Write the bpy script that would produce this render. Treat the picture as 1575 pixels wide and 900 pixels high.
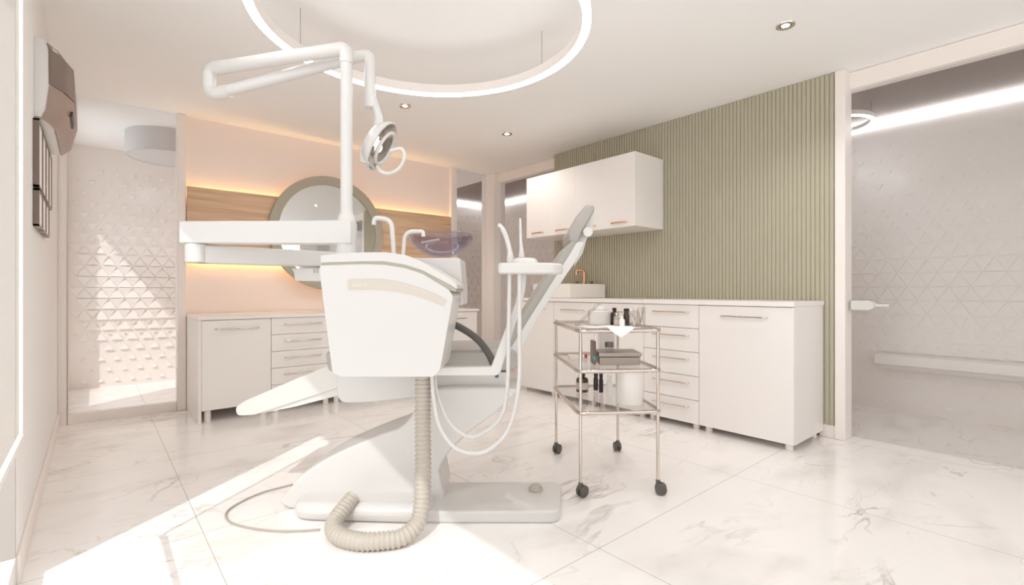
import bpy, bmesh, math, random
from mathutils import Vector, Matrix
random.seed(4)
SC = bpy.context.scene
for o in list(bpy.data.objects):
    bpy.data.objects.remove(o)
COL = SC.collection
R = math.radians

# ------------------------------------------------------------------ camera, world, sun, exposure
CAM_H, FOC, YAW = 1.05, 748.0, R(40.7)
cam_d = bpy.data.cameras.new('camera')
cam_d.sensor_width = 36.0
cam_d.lens = 36.0 * FOC / 1575.0
cam_d.shift_y = -3.0 / 1575.0
cam_d.clip_start = 0.02
cam = bpy.data.objects.new('camera', cam_d)
COL.objects.link(cam)
cam.location = (0, 0, CAM_H)
cam.rotation_euler = (R(90), 0, -YAW)
SC.camera = cam

SC.view_settings.view_transform = 'Standard'
SC.view_settings.look = 'None'
SC.view_settings.gamma = 1.0
SC.view_settings.use_curve_mapping = False
SC.view_settings.exposure = -0.70

W = bpy.data.worlds.new('sky')
SC.world = W
W.use_nodes = True
bg = W.node_tree.nodes['Background']
bg.inputs[0].default_value = (0.96, 0.99, 1.02, 1)
bg.inputs[1].default_value = 3.2

sun_d = bpy.data.lights.new('sun', 'SUN')
sun_d.energy = 3.6
sun_d.angle = R(0.6)
sun_d.color = (1.0, 0.99, 0.98)
sun = bpy.data.objects.new('sun', sun_d)
COL.objects.link(sun)
EL = R(48)
sun.rotation_euler = Vector((0.79 * math.cos(EL), 0.61 * math.cos(EL), -math.sin(EL))).to_track_quat('-Z', 'Y').to_euler()
sun.location = (-4, -3, 6)

RING_E, COVE_E, LED_E, SPOT_W = 23.0, 9.5, 27.0, 32.0
SC.cycles.max_bounces = 16
SC.cycles.diffuse_bounces = 10
SC.cycles.transparent_max_bounces = 16
SC.cycles.sample_clamp_indirect = 6.0

# ------------------------------------------------------------------ materials
def S(r, g, b):
    f = lambda c: (c / 255) / 12.92 if c / 255 <= 0.04045 else ((c / 255 + 0.055) / 1.055) ** 2.4
    return (f(r), f(g), f(b), 1)

def mat(name, col, rough=0.5, metal=0.0, bump=0.0, bscale=60, coat=0.0, vary=0.0):
    m = bpy.data.materials.new(name)
    m.use_nodes = True
    nt = m.node_tree
    p = nt.nodes['Principled BSDF']
    p.inputs['Base Color'].default_value = col
    p.inputs['Roughness'].default_value = rough
    p.inputs['Metallic'].default_value = metal
    p.inputs['Coat Weight'].default_value = coat
    tc = nt.nodes.new('ShaderNodeTexCoord')
    n = nt.nodes.new('ShaderNodeTexNoise')
    n.inputs['Scale'].default_value = bscale
    n.inputs['Detail'].default_value = 3
    nt.links.new(tc.outputs['Object'], n.inputs['Vector'])
    if bump:
        b = nt.nodes.new('ShaderNodeBump')
        b.inputs['Strength'].default_value = bump
        b.inputs['Distance'].default_value = 0.002
        nt.links.new(n.outputs['Fac'], b.inputs['Height'])
        nt.links.new(b.outputs['Normal'], p.inputs['Normal'])
    mr = nt.nodes.new('ShaderNodeMapRange')
    mr.inputs['To Min'].default_value = max(0, rough - 0.03)
    mr.inputs['To Max'].default_value = rough + 0.03
    nt.links.new(n.outputs['Fac'], mr.inputs['Value'])
    nt.links.new(mr.outputs['Result'], p.inputs['Roughness'])
    return m

def emis(name, col, strength):
    m = bpy.data.materials.new(name)
    m.use_nodes = True
    nt = m.node_tree
    nt.nodes.remove(nt.nodes['Principled BSDF'])
    e = nt.nodes.new('ShaderNodeEmission')
    e.inputs[0].default_value = col
    e.inputs[1].default_value = strength
    nt.links.new(e.outputs[0], nt.nodes['Material Output'].inputs[0])
    return m

def glass(name, tint, base, power, rough=0.02, amount=0.85):
    m = bpy.data.materials.new(name)
    m.use_nodes = True
    nt = m.node_tree
    nt.nodes.remove(nt.nodes['Principled BSDF'])
    lw = nt.nodes.new('ShaderNodeLayerWeight')
    pw = nt.nodes.new('ShaderNodeMath'); pw.operation = 'POWER'; pw.inputs[1].default_value = power
    ml = nt.nodes.new('ShaderNodeMath'); ml.operation = 'MULTIPLY_ADD'
    ml.inputs[1].default_value = amount; ml.inputs[2].default_value = base
    t = nt.nodes.new('ShaderNodeBsdfTransparent'); t.inputs[0].default_value = tint
    g = nt.nodes.new('ShaderNodeBsdfGlossy'); g.inputs['Roughness'].default_value = rough
    mx = nt.nodes.new('ShaderNodeMixShader')
    L = nt.links.new
    L(lw.outputs['Facing'], pw.inputs[0]); L(pw.outputs[0], ml.inputs[0]); L(ml.outputs[0], mx.inputs[0])
    L(t.outputs[0], mx.inputs[1]); L(g.outputs[0], mx.inputs[2]); L(mx.outputs[0], nt.nodes['Material Output'].inputs[0])
    return m

def marble():
    m = mat('polished white marble tile', S(246, 242, 239), 0.12)
    nt = m.node_tree; L = nt.links.new
    p = nt.nodes['Principled BSDF']
    geo = nt.nodes.new('ShaderNodeNewGeometry')
    def vein(scale, width, seed, dist):
        mp = nt.nodes.new('ShaderNodeMapping'); mp.inputs['Location'].default_value = (seed, seed * 0.7, seed)
        mp.inputs['Rotation'].default_value = (0, 0, R(25) + seed); mp.inputs['Scale'].default_value = (1, 2.1, 1)
        L(geo.outputs['Position'], mp.inputs[0])
        n = nt.nodes.new('ShaderNodeTexNoise'); n.inputs['Scale'].default_value = scale
        n.inputs['Detail'].default_value = 5; n.inputs['Distortion'].default_value = dist; n.inputs['Roughness'].default_value = 0.55
        L(mp.outputs[0], n.inputs['Vector'])
        s = nt.nodes.new('ShaderNodeMath'); s.operation = 'SUBTRACT'; s.inputs[1].default_value = 0.5; L(n.outputs['Fac'], s.inputs[0])
        a = nt.nodes.new('ShaderNodeMath'); a.operation = 'ABSOLUTE'; L(s.outputs[0], a.inputs[0])
        r = nt.nodes.new('ShaderNodeMapRange'); r.inputs['From Min'].default_value = 0; r.inputs['From Max'].default_value = width
        r.inputs['To Min'].default_value = 1; r.inputs['To Max'].default_value = 0; L(a.outputs[0], r.inputs['Value'])
        # broken up: only some stretches of a vein show
        n2 = nt.nodes.new('ShaderNodeTexNoise'); n2.inputs['Scale'].default_value = 1.6; n2.inputs['Detail'].default_value = 2
        L(mp.outputs[0], n2.inputs['Vector'])
        r2 = nt.nodes.new('ShaderNodeMapRange'); r2.inputs['From Min'].default_value = 0.48; r2.inputs['From Max'].default_value = 0.68
        L(n2.outputs['Fac'], r2.inputs['Value'])
        k = nt.nodes.new('ShaderNodeMath'); k.operation = 'MULTIPLY'; L(r.outputs[0], k.inputs[0]); L(r2.outputs[0], k.inputs[1])
        return k.outputs[0]
    v1, v2, v3 = vein(0.9, 0.012, 1.3, 0.6), vein(1.7, 0.012, 4.1, 0.9), vein(0.6, 0.10, 8.2, 0.4)
    def mixc(fac, a, b, amt):
        k = nt.nodes.new('ShaderNodeMath'); k.operation = 'MULTIPLY'; k.inputs[1].default_value = amt; L(fac, k.inputs[0])
        x = nt.nodes.new('ShaderNodeMix'); x.data_type = 'RGBA'
        L(k.outputs[0], x.inputs[0])
        if isinstance(a, tuple): x.inputs[6].default_value = a
        else: L(a, x.inputs[6])
        x.inputs[7].default_value = b
        return x.outputs[2]
    c = mixc(v3, S(246, 242, 239), S(206, 198, 192), 0.45)
    c = mixc(v1, c, S(168, 156, 146), 0.6)
    c = mixc(v2, c, S(184, 168, 154), 0.5)
    sep = nt.nodes.new('ShaderNodeSeparateXYZ'); L(geo.outputs['Position'], sep.inputs[0])
    outs = []
    for i, off in ((0, 0.36), (1, 1.27)):
        a = nt.nodes.new('ShaderNodeMath'); a.operation = 'SUBTRACT'; a.inputs[1].default_value = off - 12.0; L(sep.outputs[i], a.inputs[0])
        b = nt.nodes.new('ShaderNodeMath'); b.operation = 'PINGPONG'; b.inputs[1].default_value = 0.6; L(a.outputs[0], b.inputs[0])
        d = nt.nodes.new('ShaderNodeMath'); d.operation = 'LESS_THAN'; d.inputs[1].default_value = 0.0016; L(b.outputs[0], d.inputs[0])
        outs.append(d.outputs[0])
    mx = nt.nodes.new('ShaderNodeMath'); mx.operation = 'MAXIMUM'; L(outs[0], mx.inputs[0]); L(outs[1], mx.inputs[1])
    c = mixc(mx.outputs[0], c, S(170, 160, 152), 0.8)
    L(c, p.inputs['Base Color'])
    return m

def wood():
    m = mat('pale oak veneer', S(214, 180, 146), 0.45)
    nt = m.node_tree; L = nt.links.new
    p = nt.nodes['Principled BSDF']
    geo = nt.nodes.new('ShaderNodeNewGeometry')
    mp = nt.nodes.new('ShaderNodeMapping'); mp.inputs['Scale'].default_value = (0.6, 1, 11)
    L(geo.outputs['Position'], mp.inputs[0])
    n = nt.nodes.new('ShaderNodeTexNoise'); n.inputs['Scale'].default_value = 2.2; n.inputs['Detail'].default_value = 7
    n.inputs['Distortion'].default_value = 0.35
    L(mp.outputs[0], n.inputs['Vector'])
    cr = nt.nodes.new('ShaderNodeValToRGB')
    cr.color_ramp.elements[0].position = 0.32; cr.color_ramp.elements[0].color = S(196, 160, 126)
    cr.color_ramp.elements[1].position = 0.68; cr.color_ramp.elements[1].color = S(226, 194, 160)
    L(n.outputs['Fac'], cr.inputs[0]); L(cr.outputs[0], p.inputs['Base Color'])
    return m

M = dict(
    wall=mat('warm white wall paint', S(239, 236, 233), 0.7, bump=0.05, bscale=180),
    peach=mat('warm white wall paint matt', S(244, 231, 223), 0.75, bump=0.05, bscale=180),
    ceil=mat('matt ceiling paint', S(244, 243, 241), 0.85, bump=0.04, bscale=200),
    taupe=mat('taupe ceiling unlit tone', S(150, 138, 132), 0.85),  # dark taupe holds the unlit look of the corridor ceiling
    trim=mat('white lacquered frame', S(242, 234, 228), 0.4),
    floor=marble(),
    relief=mat('white relief wall board', S(236, 229, 223), 0.6),
    glass=glass('clear partition glass', (0.96, 0.96, 0.96, 1), 0.03, 4.0, rough=0.14, amount=0.6),
    blind=None,
    white=mat('glossy white plastic', S(213, 210, 206), 0.32, coat=0.1),
    cab=mat('white gloss cabinet lacquer', S(240, 235, 231), 0.35, coat=0.1),
    gap=mat('shadow gap grey', S(170, 158, 148), 0.6),
    chrome=mat('polished chrome', S(225, 216, 208), 0.1, 1.0),
    brass=mat('rose gold metal', S(222, 170, 132), 0.2, 1.0),
    steel=mat('brushed steel', S(176, 166, 158), 0.3, 1.0),
    sage=mat('sage green slat paint', S(183, 177, 156), 0.6),
    olive=mat('grey olive frame', S(176, 170, 152), 0.5),
    wood=wood(),
    mirror=mat('mirror silver', S(225, 224, 222), 0.02, 1.0),
    pad=mat('light grey upholstery', S(168, 164, 157), 0.42, bump=0.15, bscale=220),
    foot=mat('pale foot cover', S(216, 212, 205), 0.35),
    grey=mat('warm grey plastic', S(178, 170, 158), 0.45),
    badge=mat('beige grey badge', S(204, 196, 184), 0.5),
    dark=mat('dark grey rubber', S(92, 86, 80), 0.5),
    brown=mat('grey brown plastic', S(120, 102, 92), 0.32),
    black=mat('near black plastic', S(38, 30, 26), 0.4),
    amber=mat('dark brown bottle glass', S(54, 36, 30), 0.15, coat=0.4),
    hose=mat('ribbed beige grey hose', S(186, 178, 166), 0.5),
    ceramic=mat('white ceramic', S(240, 234, 228), 0.15, coat=0.3),
    paper=mat('white paper', S(246, 244, 240), 0.8),
    red=mat('red plastic', S(190, 30, 36), 0.4),
    teal=mat('teal plastic', S(80, 160, 165), 0.4),
    cbowl=glass('lilac tinted glass', (0.80, 0.77, 0.83, 1), 0.06, 2.5, amount=0.5),
    acryl=glass('clear acrylic', (0.95, 0.945, 0.94, 1), 0.04, 4.0, amount=0.35),
    drum=mat('grey drum shade', S(208, 206, 206), 0.5),
    reflector=mat('faceted reflector', S(190, 182, 174), 0.15, 1.0),
    ring=emis('ring light diffuser', (0.95, 1, 1.04, 1), RING_E),
    cove=emis('cool white led', (0.93, 0.96, 1, 1), COVE_E),
    led=emis('amber led', (1.0, 0.62, 0.24, 1), LED_E),
    bulb=emis('downlight lamp', (1, 0.95, 0.88, 1), 30),
    oplamp=emis('operating lamp bulb', (1, 0.97, 0.92, 1), 4),
    exterior=mat('exterior beige render', S(172, 164, 157), 0.8),  # beige kept dark so the added outer wall and liner look dim
    louvre=mat('light taupe plastic', S(158, 140, 130), 0.35),
    tchrome=mat('warm chrome', S(214, 204, 196), 0.12, 1.0),
    text=mat('pale lettering', S(238, 232, 224), 0.5),
)
def sheer():
    m = bpy.data.materials.new('sheer white fabric'); m.use_nodes = True
    nt = m.node_tree; nt.nodes.remove(nt.nodes['Principled BSDF'])
    t = nt.nodes.new('ShaderNodeBsdfTransparent'); t.inputs[0].default_value = (1, 1, 1, 1)
    d = nt.nodes.new('ShaderNodeBsdfDiffuse'); d.inputs[0].default_value = S(244, 238, 230)
    x = nt.nodes.new('ShaderNodeMixShader'); x.inputs[0].default_value = 0.16
    nt.links.new(t.outputs[0], x.inputs[1]); nt.links.new(d.outputs[0], x.inputs[2])
    nt.links.new(x.outputs[0], nt.nodes['Material Output'].inputs[0])
    return m
M['blind'] = sheer()

# ------------------------------------------------------------------ mesh helpers
VIEW = Matrix.Rotation(-YAW, 4, 'Z')       # the treatment unit stands square to this direction

class MB:
    def __init__(s, mtx=None):
        s.bm = bmesh.new(); s.M = mtx or Matrix.Identity(4)
    def v(s, p):
        return s.bm.verts.new(s.M @ Vector(p))
    def face(s, vs):
        try: return s.bm.faces.new(vs)
        except ValueError: return None
    def box(s, x0, x1, y0, y1, z0, z1):
        c = [s.v((x, y, z)) for z in (z0, z1) for y in (y0, y1) for x in (x0, x1)]
        for f in ((0, 2, 3, 1), (4, 5, 7, 6), (0, 1, 5, 4), (2, 6, 7, 3), (0, 4, 6, 2), (1, 3, 7, 5)):
            s.face([c[i] for i in f])
        return s
    def prism(s, pts, y0, y1, k=1.0):       # polygon in x-z extruded along y
        a = [s.v((x, y0, z)) for x, z in pts]; b = [s.v((x, y1, z)) for x, z in pts]
        n = len(pts)
        s.face(a); s.face(b[::-1])
        for i in range(n):
            s.face([a[i], b[i], b[(i + 1) % n], a[(i + 1) % n]])
        return s
    def slab(s, pts, z0, z1):                # polygon in x-y extruded along z
        a = [s.v((x, y, z0)) for x, y in pts]; b = [s.v((x, y, z1)) for x, y in pts]
        n = len(pts)
        s.face(a[::-1]); s.face(b)
        for i in range(n):
            s.face([a[i], a[(i + 1) % n], b[(i + 1) % n], b[i]])
        return s
    def tube(s, pts, r, seg=12, closed=False, caps=True, flat=1.0):
        pts = [Vector(p) for p in pts]
        n = len(pts); rr = r if isinstance(r, (list, tuple)) else [r] * n
        def tan(i):
            a = pts[(i - 1) % n] if (closed or i > 0) else pts[i]
            b = pts[(i + 1) % n] if (closed or i < n - 1) else pts[i]
            return (b - a).normalized()
        t0 = tan(0)
        up = Vector((0, 0, 1)) if abs(t0.z) < 0.9 else Vector((1, 0, 0))
        nv = (up - t0 * up.dot(t0)).normalized()
        rings = []
        for i in range(n):
            t = tan(i)
            nv = (nv - t * nv.dot(t)).normalized()
            bv = t.cross(nv)
            rings.append([s.v(pts[i] + (nv * math.cos(2 * math.pi * j / seg) + bv * flat * math.sin(2 * math.pi * j / seg)) * rr[i]) for j in range(seg)])
        for i in range(n if closed else n - 1):
            A, B = rings[i], rings[(i + 1) % n]
            for j in range(seg):
                s.face([A[j], A[(j + 1) % seg], B[(j + 1) % seg], B[j]])
        if caps and not closed:
            s.face(rings[0][::-1]); s.face(rings[-1])
        return s
    def lathe(s, prof, c=(0, 0, 0), axis=(0, 0, 1), seg=28):
        q = Vector((0, 0, 1)).rotation_difference(Vector(axis)).to_matrix()
        c = Vector(c); rings = []
        for r, z in prof:
            if r < 1e-6: rings.append([s.v(c + q @ Vector((0, 0, z)))])
            else: rings.append([s.v(c + q @ Vector((r * math.cos(2 * math.pi * j / seg), r * math.sin(2 * math.pi * j / seg), z))) for j in range(seg)])
        for A, B in zip(rings, rings[1:]):
            for j in range(seg):
                k = (j + 1) % seg
                if len(A) == 1 and len(B) == 1: continue
                if len(A) == 1: s.face([A[0], B[k], B[j]])
                elif len(B) == 1: s.face([A[j], A[k], B[0]])
                else: s.face([A[j], A[k], B[k], B[j]])
        for E_ in (rings[0], rings[-1]):
            if len(E_) > 2 and not (abs(prof[0][0] - prof[-1][0]) < 1e-9 and abs(prof[0][1] - prof[-1][1]) < 1e-9):
                s.face(E_)
        return s
    def build(s, name, material, parent=None, bevel=0.0, seg=2, smooth=True, sub=0, angle=40):
        bmesh.ops.remove_doubles(s.bm, verts=s.bm.verts, dist=1e-6)
        bmesh.ops.recalc_face_normals(s.bm, faces=s.bm.faces)
        if parent is not None:
            root = parent
            while root.parent: root = root.parent
            bmesh.ops.translate(s.bm, verts=s.bm.verts, vec=-Vector(root['_base']))
        me = bpy.data.meshes.new(name)
        s.bm.to_mesh(me); s.bm.free()
        me.materials.append(material)
        o = bpy.data.objects.new(name, me); COL.objects.link(o)
        o.parent = parent
        if smooth:
            me.shade_smooth()
            if not bevel: me.set_sharp_from_angle(angle=R(angle))
        if bevel:
            b = o.modifiers.new('bevel', 'BEVEL'); b.width = bevel; b.segments = seg; b.limit_method = 'ANGLE'; b.angle_limit = R(35)
            b.harden_normals = smooth
        if sub:
            q = o.modifiers.new('sub', 'SUBSURF'); q.levels = sub; q.render_levels = sub
        return o

def tag(o, label, cat, group=None):
    o['label'] = label; o['category'] = cat
    if group: o['group'] = group
    return o

BASES = []
def thing(name, label, cat, loc, group=None):
    o = bpy.data.objects.new(name, None); COL.objects.link(o)
    o.location = loc; o.empty_display_size = 0.1
    o['_base'] = tuple(loc)
    BASES.append(o)
    return tag(o, label, cat, group)

def single(mb, name, material, label, cat, loc, group=None, **kw):
    """a thing made of one mesh, with its origin moved to its base"""
    bmesh.ops.translate(mb.bm, verts=mb.bm.verts, vec=-Vector(loc))
    o = mb.build(name, material, None, **kw)
    o.location = loc
    o['_base'] = tuple(loc); BASES.append(o)
    return tag(o, label, cat, group)

def struct(mb, name, material, **kw):
    o = mb.build(name, material, None, **kw)
    o['kind'] = 'structure'
    return o

def copy_thing(root, loc, label, group=None):
    r = root.copy(); COL.objects.link(r); r.location = loc; r['label'] = label
    if group: r['group'] = group
    def rec(src, dst):
        for ch in list(src.children):
            c = ch.copy(); COL.objects.link(c); c.parent = dst
            rec(ch, c)
    rec(root, r)
    BASES.append(r)
    return r

def smooth_path(pts, n=8, closed=False):
    P = [Vector(p) for p in pts]; out = []
    N = len(P)
    for i in range(N if closed else N - 1):
        p1, p2 = P[i], P[(i + 1) % N]
        p0 = P[i - 1] if (closed or i > 0) else p1 * 2 - p2
        p3 = P[(i + 2) % N] if (closed or i < N - 2) else p2 * 2 - p1
        for k in range(n):
            t = k / n
            out.append(0.5 * ((2 * p1) + (p2 - p0) * t + (2 * p0 - 5 * p1 + 4 * p2 - p3) * t * t + (3 * p1 - p0 - 3 * p2 + p3) * t ** 3))
    if not closed: out.append(P[-1])
    return out

def round_poly(pts, r, n=4):
    out = []; N = len(pts)
    for i in range(N):
        p0, p1, p2 = Vector(pts[i - 1]), Vector(pts[i]), Vector(pts[(i + 1) % N])
        rr = r[i] if isinstance(r, (list, tuple)) else r
        d0, d2 = (p0 - p1), (p2 - p1)
        k = min(rr, d0.length * 0.45, d2.length * 0.45)
        if k < 1e-5: out.append(tuple(p1)); continue
        a, b = p1 + d0.normalized() * k, p1 + d2.normalized() * k
        for j in range(n + 1):
            t = j / n
            q = a * (1 - t) ** 2 + p1 * 2 * t * (1 - t) + b * t * t
            out.append(tuple(q))
    return out

def round_path(pts, r, n=5):
    """polyline with rounded corners (open)"""
    P = [Vector(p) for p in pts]; out = [P[0]]
    for i in range(1, len(P) - 1):
        d0, d2 = P[i - 1] - P[i], P[i + 1] - P[i]
        k = min(r, d0.length * 0.48, d2.length * 0.48)
        a, b = P[i] + d0.normalized() * k, P[i] + d2.normalized() * k
        for j in range(n + 1):
            t = j / n
            out.append(a * (1 - t) ** 2 + P[i] * 2 * t * (1 - t) + b * t * t)
    out.append(P[-1])
    return out

def az(u, v, b):             # across / height, in metres, of a spot b metres in front of the viewpoint
    return ((u - 787.5) / FOC * b, CAM_H - (v - 447.0) / FOC * b)
def PL(pts, b):
    return [az(u, v, b) for u, v in pts]
def p3(u, v, b):
    a, z = az(u, v, b); return (a, b, z)
def wv(a, b, z):
    return VIEW @ Vector((a, b, z))

# ------------------------------------------------------------------ the room
XL, XR, YB, YF, H = -0.21, 4.09, 5.17, -2.0, 2.6
XC, YN = 5.33, 6.90           # corridor wall, wall of the room behind
struct(MB().box(-0.6, 5.6, -2.2, 7.1, -0.12, 0.0), 'floor', M['floor'], smooth=False)
struct(MB().box(XL - 0.3, XR + 0.08, YF - 0.1, YN + 0.1, H, H + 0.1), 'ceiling', M['ceil'], smooth=False)
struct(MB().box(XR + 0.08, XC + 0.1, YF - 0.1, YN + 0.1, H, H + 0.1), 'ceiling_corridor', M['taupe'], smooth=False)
WY0, WY1 = -1.7, 2.467
w = MB()
w.box(XL - 0.3, XL, YF - 0.1, WY0, 0, H).box(XL - 0.3, XL, WY1, YB + 0.33, 0, H)
w.box(XL - 0.3, XL, WY0, WY1, 0, 0.10).box(XL - 0.3, XL, WY0, WY1, 2.45, H)
w.box(XL - 0.3, XL, YB + 0.33, YN - 0.2, 0, 0.25).box(XL - 0.3, XL, YB + 0.33, YN - 0.2, 2.45, H).box(XL - 0.3, XL, YN - 0.2, YN + 0.1, 0, H)  # back room opening, unseen, enlarged to let in more sky light
struct(w, 'wall_left', M['wall'], smooth=False)
struct(MB().box(0.60, 3.41, YB, YB + 0.1, 0, H), 'wall_back', M['peach'], smooth=False)
struct(MB().box(XL, XC, YF - 0.1, YF, 0, 0.9).box(XL, XC, YF - 0.1, YF, 2.45, H).box(XL, 0.1, YF - 0.1, YF, 0.9, 2.45).box(3.8, XC, YF - 0.1, YF, 0.9, 2.45), 'wall_front', M['wall'], smooth=False)  # opening behind the viewpoint is added to let in fill daylight
struct(MB().box(0.1, 0.15, YF - 0.08, YF - 0.02, 0.9, 2.45).box(3.75, 3.8, YF - 0.08, YF - 0.02, 0.9, 2.45).box(0.15, 3.75, YF - 0.08, YF - 0.02, 0.9, 0.95).box(0.15, 3.75, YF - 0.08, YF - 0.02, 2.4, 2.45).box(1.92, 1.98, YF - 0.08, YF - 0.02, 0.95, 2.4), 'added_window', M['trim'], bevel=0.004)  # frame of the added, unseen fill window
struct(MB().box(XR, XR + 0.1, 1.12, 3.95, 0, H), 'wall_right', M['wall'], smooth=False)
# header beam over the glass of the right wall
struct(MB().box(XR - 0.02, XR + 0.08, YF, 1.12, 2.478, H - 0.002).box(XR - 0.02, XR + 0.08, 3.95, YB + 0.1, 2.478, H - 0.002), 'trim_1', M['trim'], bevel=0.004)
struct(MB().box(3.97, XR + 0.03, 1.055, 1.12, 0, H - 0.001), 'trim_2', M['trim'], bevel=0.006)
struct(MB().box(3.99, XR + 0.1, 5.01, YB + 0.1, 0, H - 0.001), 'trim_3', M['trim'], bevel=0.006)
struct(MB().box(0.553, 0.618, YB - 0.05, YB + 0.06, 0, H - 0.001), 'trim_4', M['trim'], bevel=0.006)
struct(MB().box(3.40, 3.46, YB - 0.05, YB + 0.06, 0, H - 0.001), 'trim_5', M['trim'], bevel=0.006)
# partition panes with their frames
def pane(name, boxes_frame, pane_box):
    f = struct(boxes_frame, name, M['trim'], bevel=0.004)
    g = MB().box(*pane_box).build('pane', M['glass'], None, smooth=False)
    g.parent = f
    return f
pane('window_2', MB().box(-0.2, -0.155, YB - 0.03, YB + 0.04, 0.0, H - 0.002).box(-0.155, 0.552, YB - 0.03, YB + 0.04, 0.0, 0.075),
     (-0.155, 0.552, YB, YB + 0.01, 0.075, H - 0.002))
pane('window_3', MB().box(3.461, 3.989, YB - 0.03, YB + 0.04, 0.0, 0.075).box(3.461, 3.50, YB - 0.03, YB + 0.04, 0.075, H - 0.002),
     (3.50, 3.989, YB, YB + 0.01, 0.075, H - 0.002))
pane('window_4', MB().box(XR, XR + 0.06, 3.951, 5.009, 0.0, 0.075).box(XR, XR + 0.06, 3.951, 3.99, 0.075, 2.477),
     (XR + 0.02, XR + 0.03, 3.99, 5.009, 0.075, 2.477))
# glass door of the right wall with its lever
d1 = struct(MB().box(XR + 0.02, XR + 0.032, -0.3, 1.05, 0.012, 2.477), 'door_1', M['glass'], smooth=False)
hd = MB().prism(round_poly([(-0.055, 0.915), (0.075, 0.915), (0.075, 0.98), (-0.055, 0.98)], 0.012), 0, 0.035)
hm = MB(Matrix.Translation((3.985, 0.985, 0)) @ Matrix.Rotation(R(-90), 4, 'Z'))
hm.prism(round_poly([(-0.05, 0.915), (0.055, 0.915), (0.085, 0.932), (0.085, 0.963), (0.055, 0.98), (-0.05, 0.98)], 0.008), 0.03, 0.118)
hm.tube([(0.07, 0.05, 0.948), (0.165, 0.05, 0.948)], 0.009)
hd.bm.free()
ho = hm.build('door_handle', M['white'], None, bevel=0.004); ho.parent = d1
struct(MB().box(XR + 0.02, XR + 0.032, -1.9, -0.305, 0.012, 2.477), 'window_5', M['glass'], smooth=False)
# left opening: added dark liner, frame, and the sill
fr = MB()
fr.box(XL - 0.295, XL - 0.001, WY1 - 0.012, WY1 - 0.0005, 0.101, 2.449)  # darker liner added to dull the sunlit reveal
struct(fr, 'added_liner', M['exterior'], smooth=False)
fr = MB()
fr.box(XL - 0.2, XL - 0.14, WY1 - 0.05, WY1 - 0.013, 0.101, 2.449).box(XL - 0.2, XL - 0.14, WY0, WY1 - 0.05, 2.40, 2.449)
struct(fr, 'window_1', M['trim'], bevel=0.004)
# added outer wall that keeps bright sky out of view behind the blind
struct(MB().box(-4.5, XL - 0.301, 2.62, 2.8, -0.12, 3.4), 'added_sky_block', M['exterior'], smooth=False)
bl = thing('roller_blind', 'sheer white roller blind hanging over the opening in the left wall', 'blind', (-0.18, 0.9, 0.56))
MB().box(-0.182, -0.178, -1.75, 2.25, 0.58, 2.5).build('fabric', M['blind'], bl, smooth=False)
MB().box(-0.187, -0.173, -1.75, 2.26, 0.56, 0.58).box(-0.185, -0.175, 2.25, 2.262, 0.58, 2.5).build('hem_bar', M['trim'], bl, bevel=0.002)
MB().tube([(-0.175, -1.75, 2.53), (-0.175, 2.26, 2.53)], 0.03, 14).build('roller', M['trim'], bl)
# baseboards
struct(MB().box(XL, XL + 0.012, WY1 + 0.0, YB - 0.035, 0, 0.1), 'baseboard_left', M['trim'], bevel=0.003)
struct(MB().box(0.619, 3.39, YB - 0.012, YB - 0.0005, 0, 0.1), 'baseboard_back', M['trim'], bevel=0.003)
struct(MB().box(3.985, XR - 0.0005, 1.121, 1.22, 0, 0.09), 'baseboard_right', M['trim'], bevel=0.003)

# relief walls of triangular facets beyond the glass
def relief(name, origin, xdir, ydir, length, DEP):
    """xdir runs along the wall, ydir points into its room"""
    X, Y, O = Vector(xdir), Vector(ydir), Vector(origin)
    mb = MB()
    P = lambda x, z, d: mb.v(O + X * x + Vector((0, 0, z)) + Y * d)
    back = [(0, 0), (length, 0), (length, H), (0, H)]
    a = [P(x, z, 0) for x, z in back]; b = [P(x, z, -0.1) for x, z in back]
    mb.face(a); mb.face(b)
    for i in range(4): mb.face([a[i], a[(i + 1) % 4], b[(i + 1) % 4], b[i]])
    B, hh = 0.135, 0.117
    def wedge(tri, out):          # out: indices of the raised corners
        c0 = [P(x, z, 0.0005) for x, z in tri]
        c1 = [P(x, z, DEP if i in out else 0.001) for i, (x, z) in enumerate(tri)]
        mb.face(c1)
        for i in range(3): mb.face([c0[i], c0[(i + 1) % 3], c1[(i + 1) % 3], c1[i]])
    rows = int(2.36 / hh)
    for r in range(rows):
        z0 = 0.03 + r * hh; zc = z0 + hh / 2
        sd = min(1, max(0, (zc - 0.45) / 0.45)) * (1 if zc < 1.35 else max(0.42, 1 - (zc - 1.35) / 1.3))
        su = min(1, max(0.35, zc / 0.75)) * (1 if zc < 1.25 else max(0, 1 - (zc - 1.25) / 0.6))
        for k in range(int(length / B)):
            x = k * B + (r % 2) * B / 2
            if x + B > length: continue
            if sd > 0.05:
                cx, cz = x + B / 2, z0 + hh * 0.62
                k2 = sd * 0.96
                wedge([(cx - B / 2 * k2, cz + hh * 0.36 * k2), (cx + B / 2 * k2, cz + hh * 0.36 * k2), (cx, cz - hh * 0.6 * k2)], (0, 1))
            if su > 0.05 and x + B * 1.5 < length:
                cx, cz = x + B, z0 + hh * 0.38
                k2 = su * 0.96
                wedge([(cx - B / 2 * k2, cz - hh * 0.36 * k2), (cx + B / 2 * k2, cz - hh * 0.36 * k2), (cx, cz + hh * 0.6 * k2)], (0, 1))
    bmesh.ops.remove_doubles(mb.bm, verts=mb.bm.verts, dist=1e-7)
    return struct(mb, name, M['relief'], smooth=False)
relief('wall_north', (XL, YN, 0), (1, 0, 0), (0, -1, 0), XC - XL, 0.017)
relief('wall_corridor', (XC, YN, 0), (0, -1, 0), (-1, 0, 0), YN - YF, 0.008)

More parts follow.
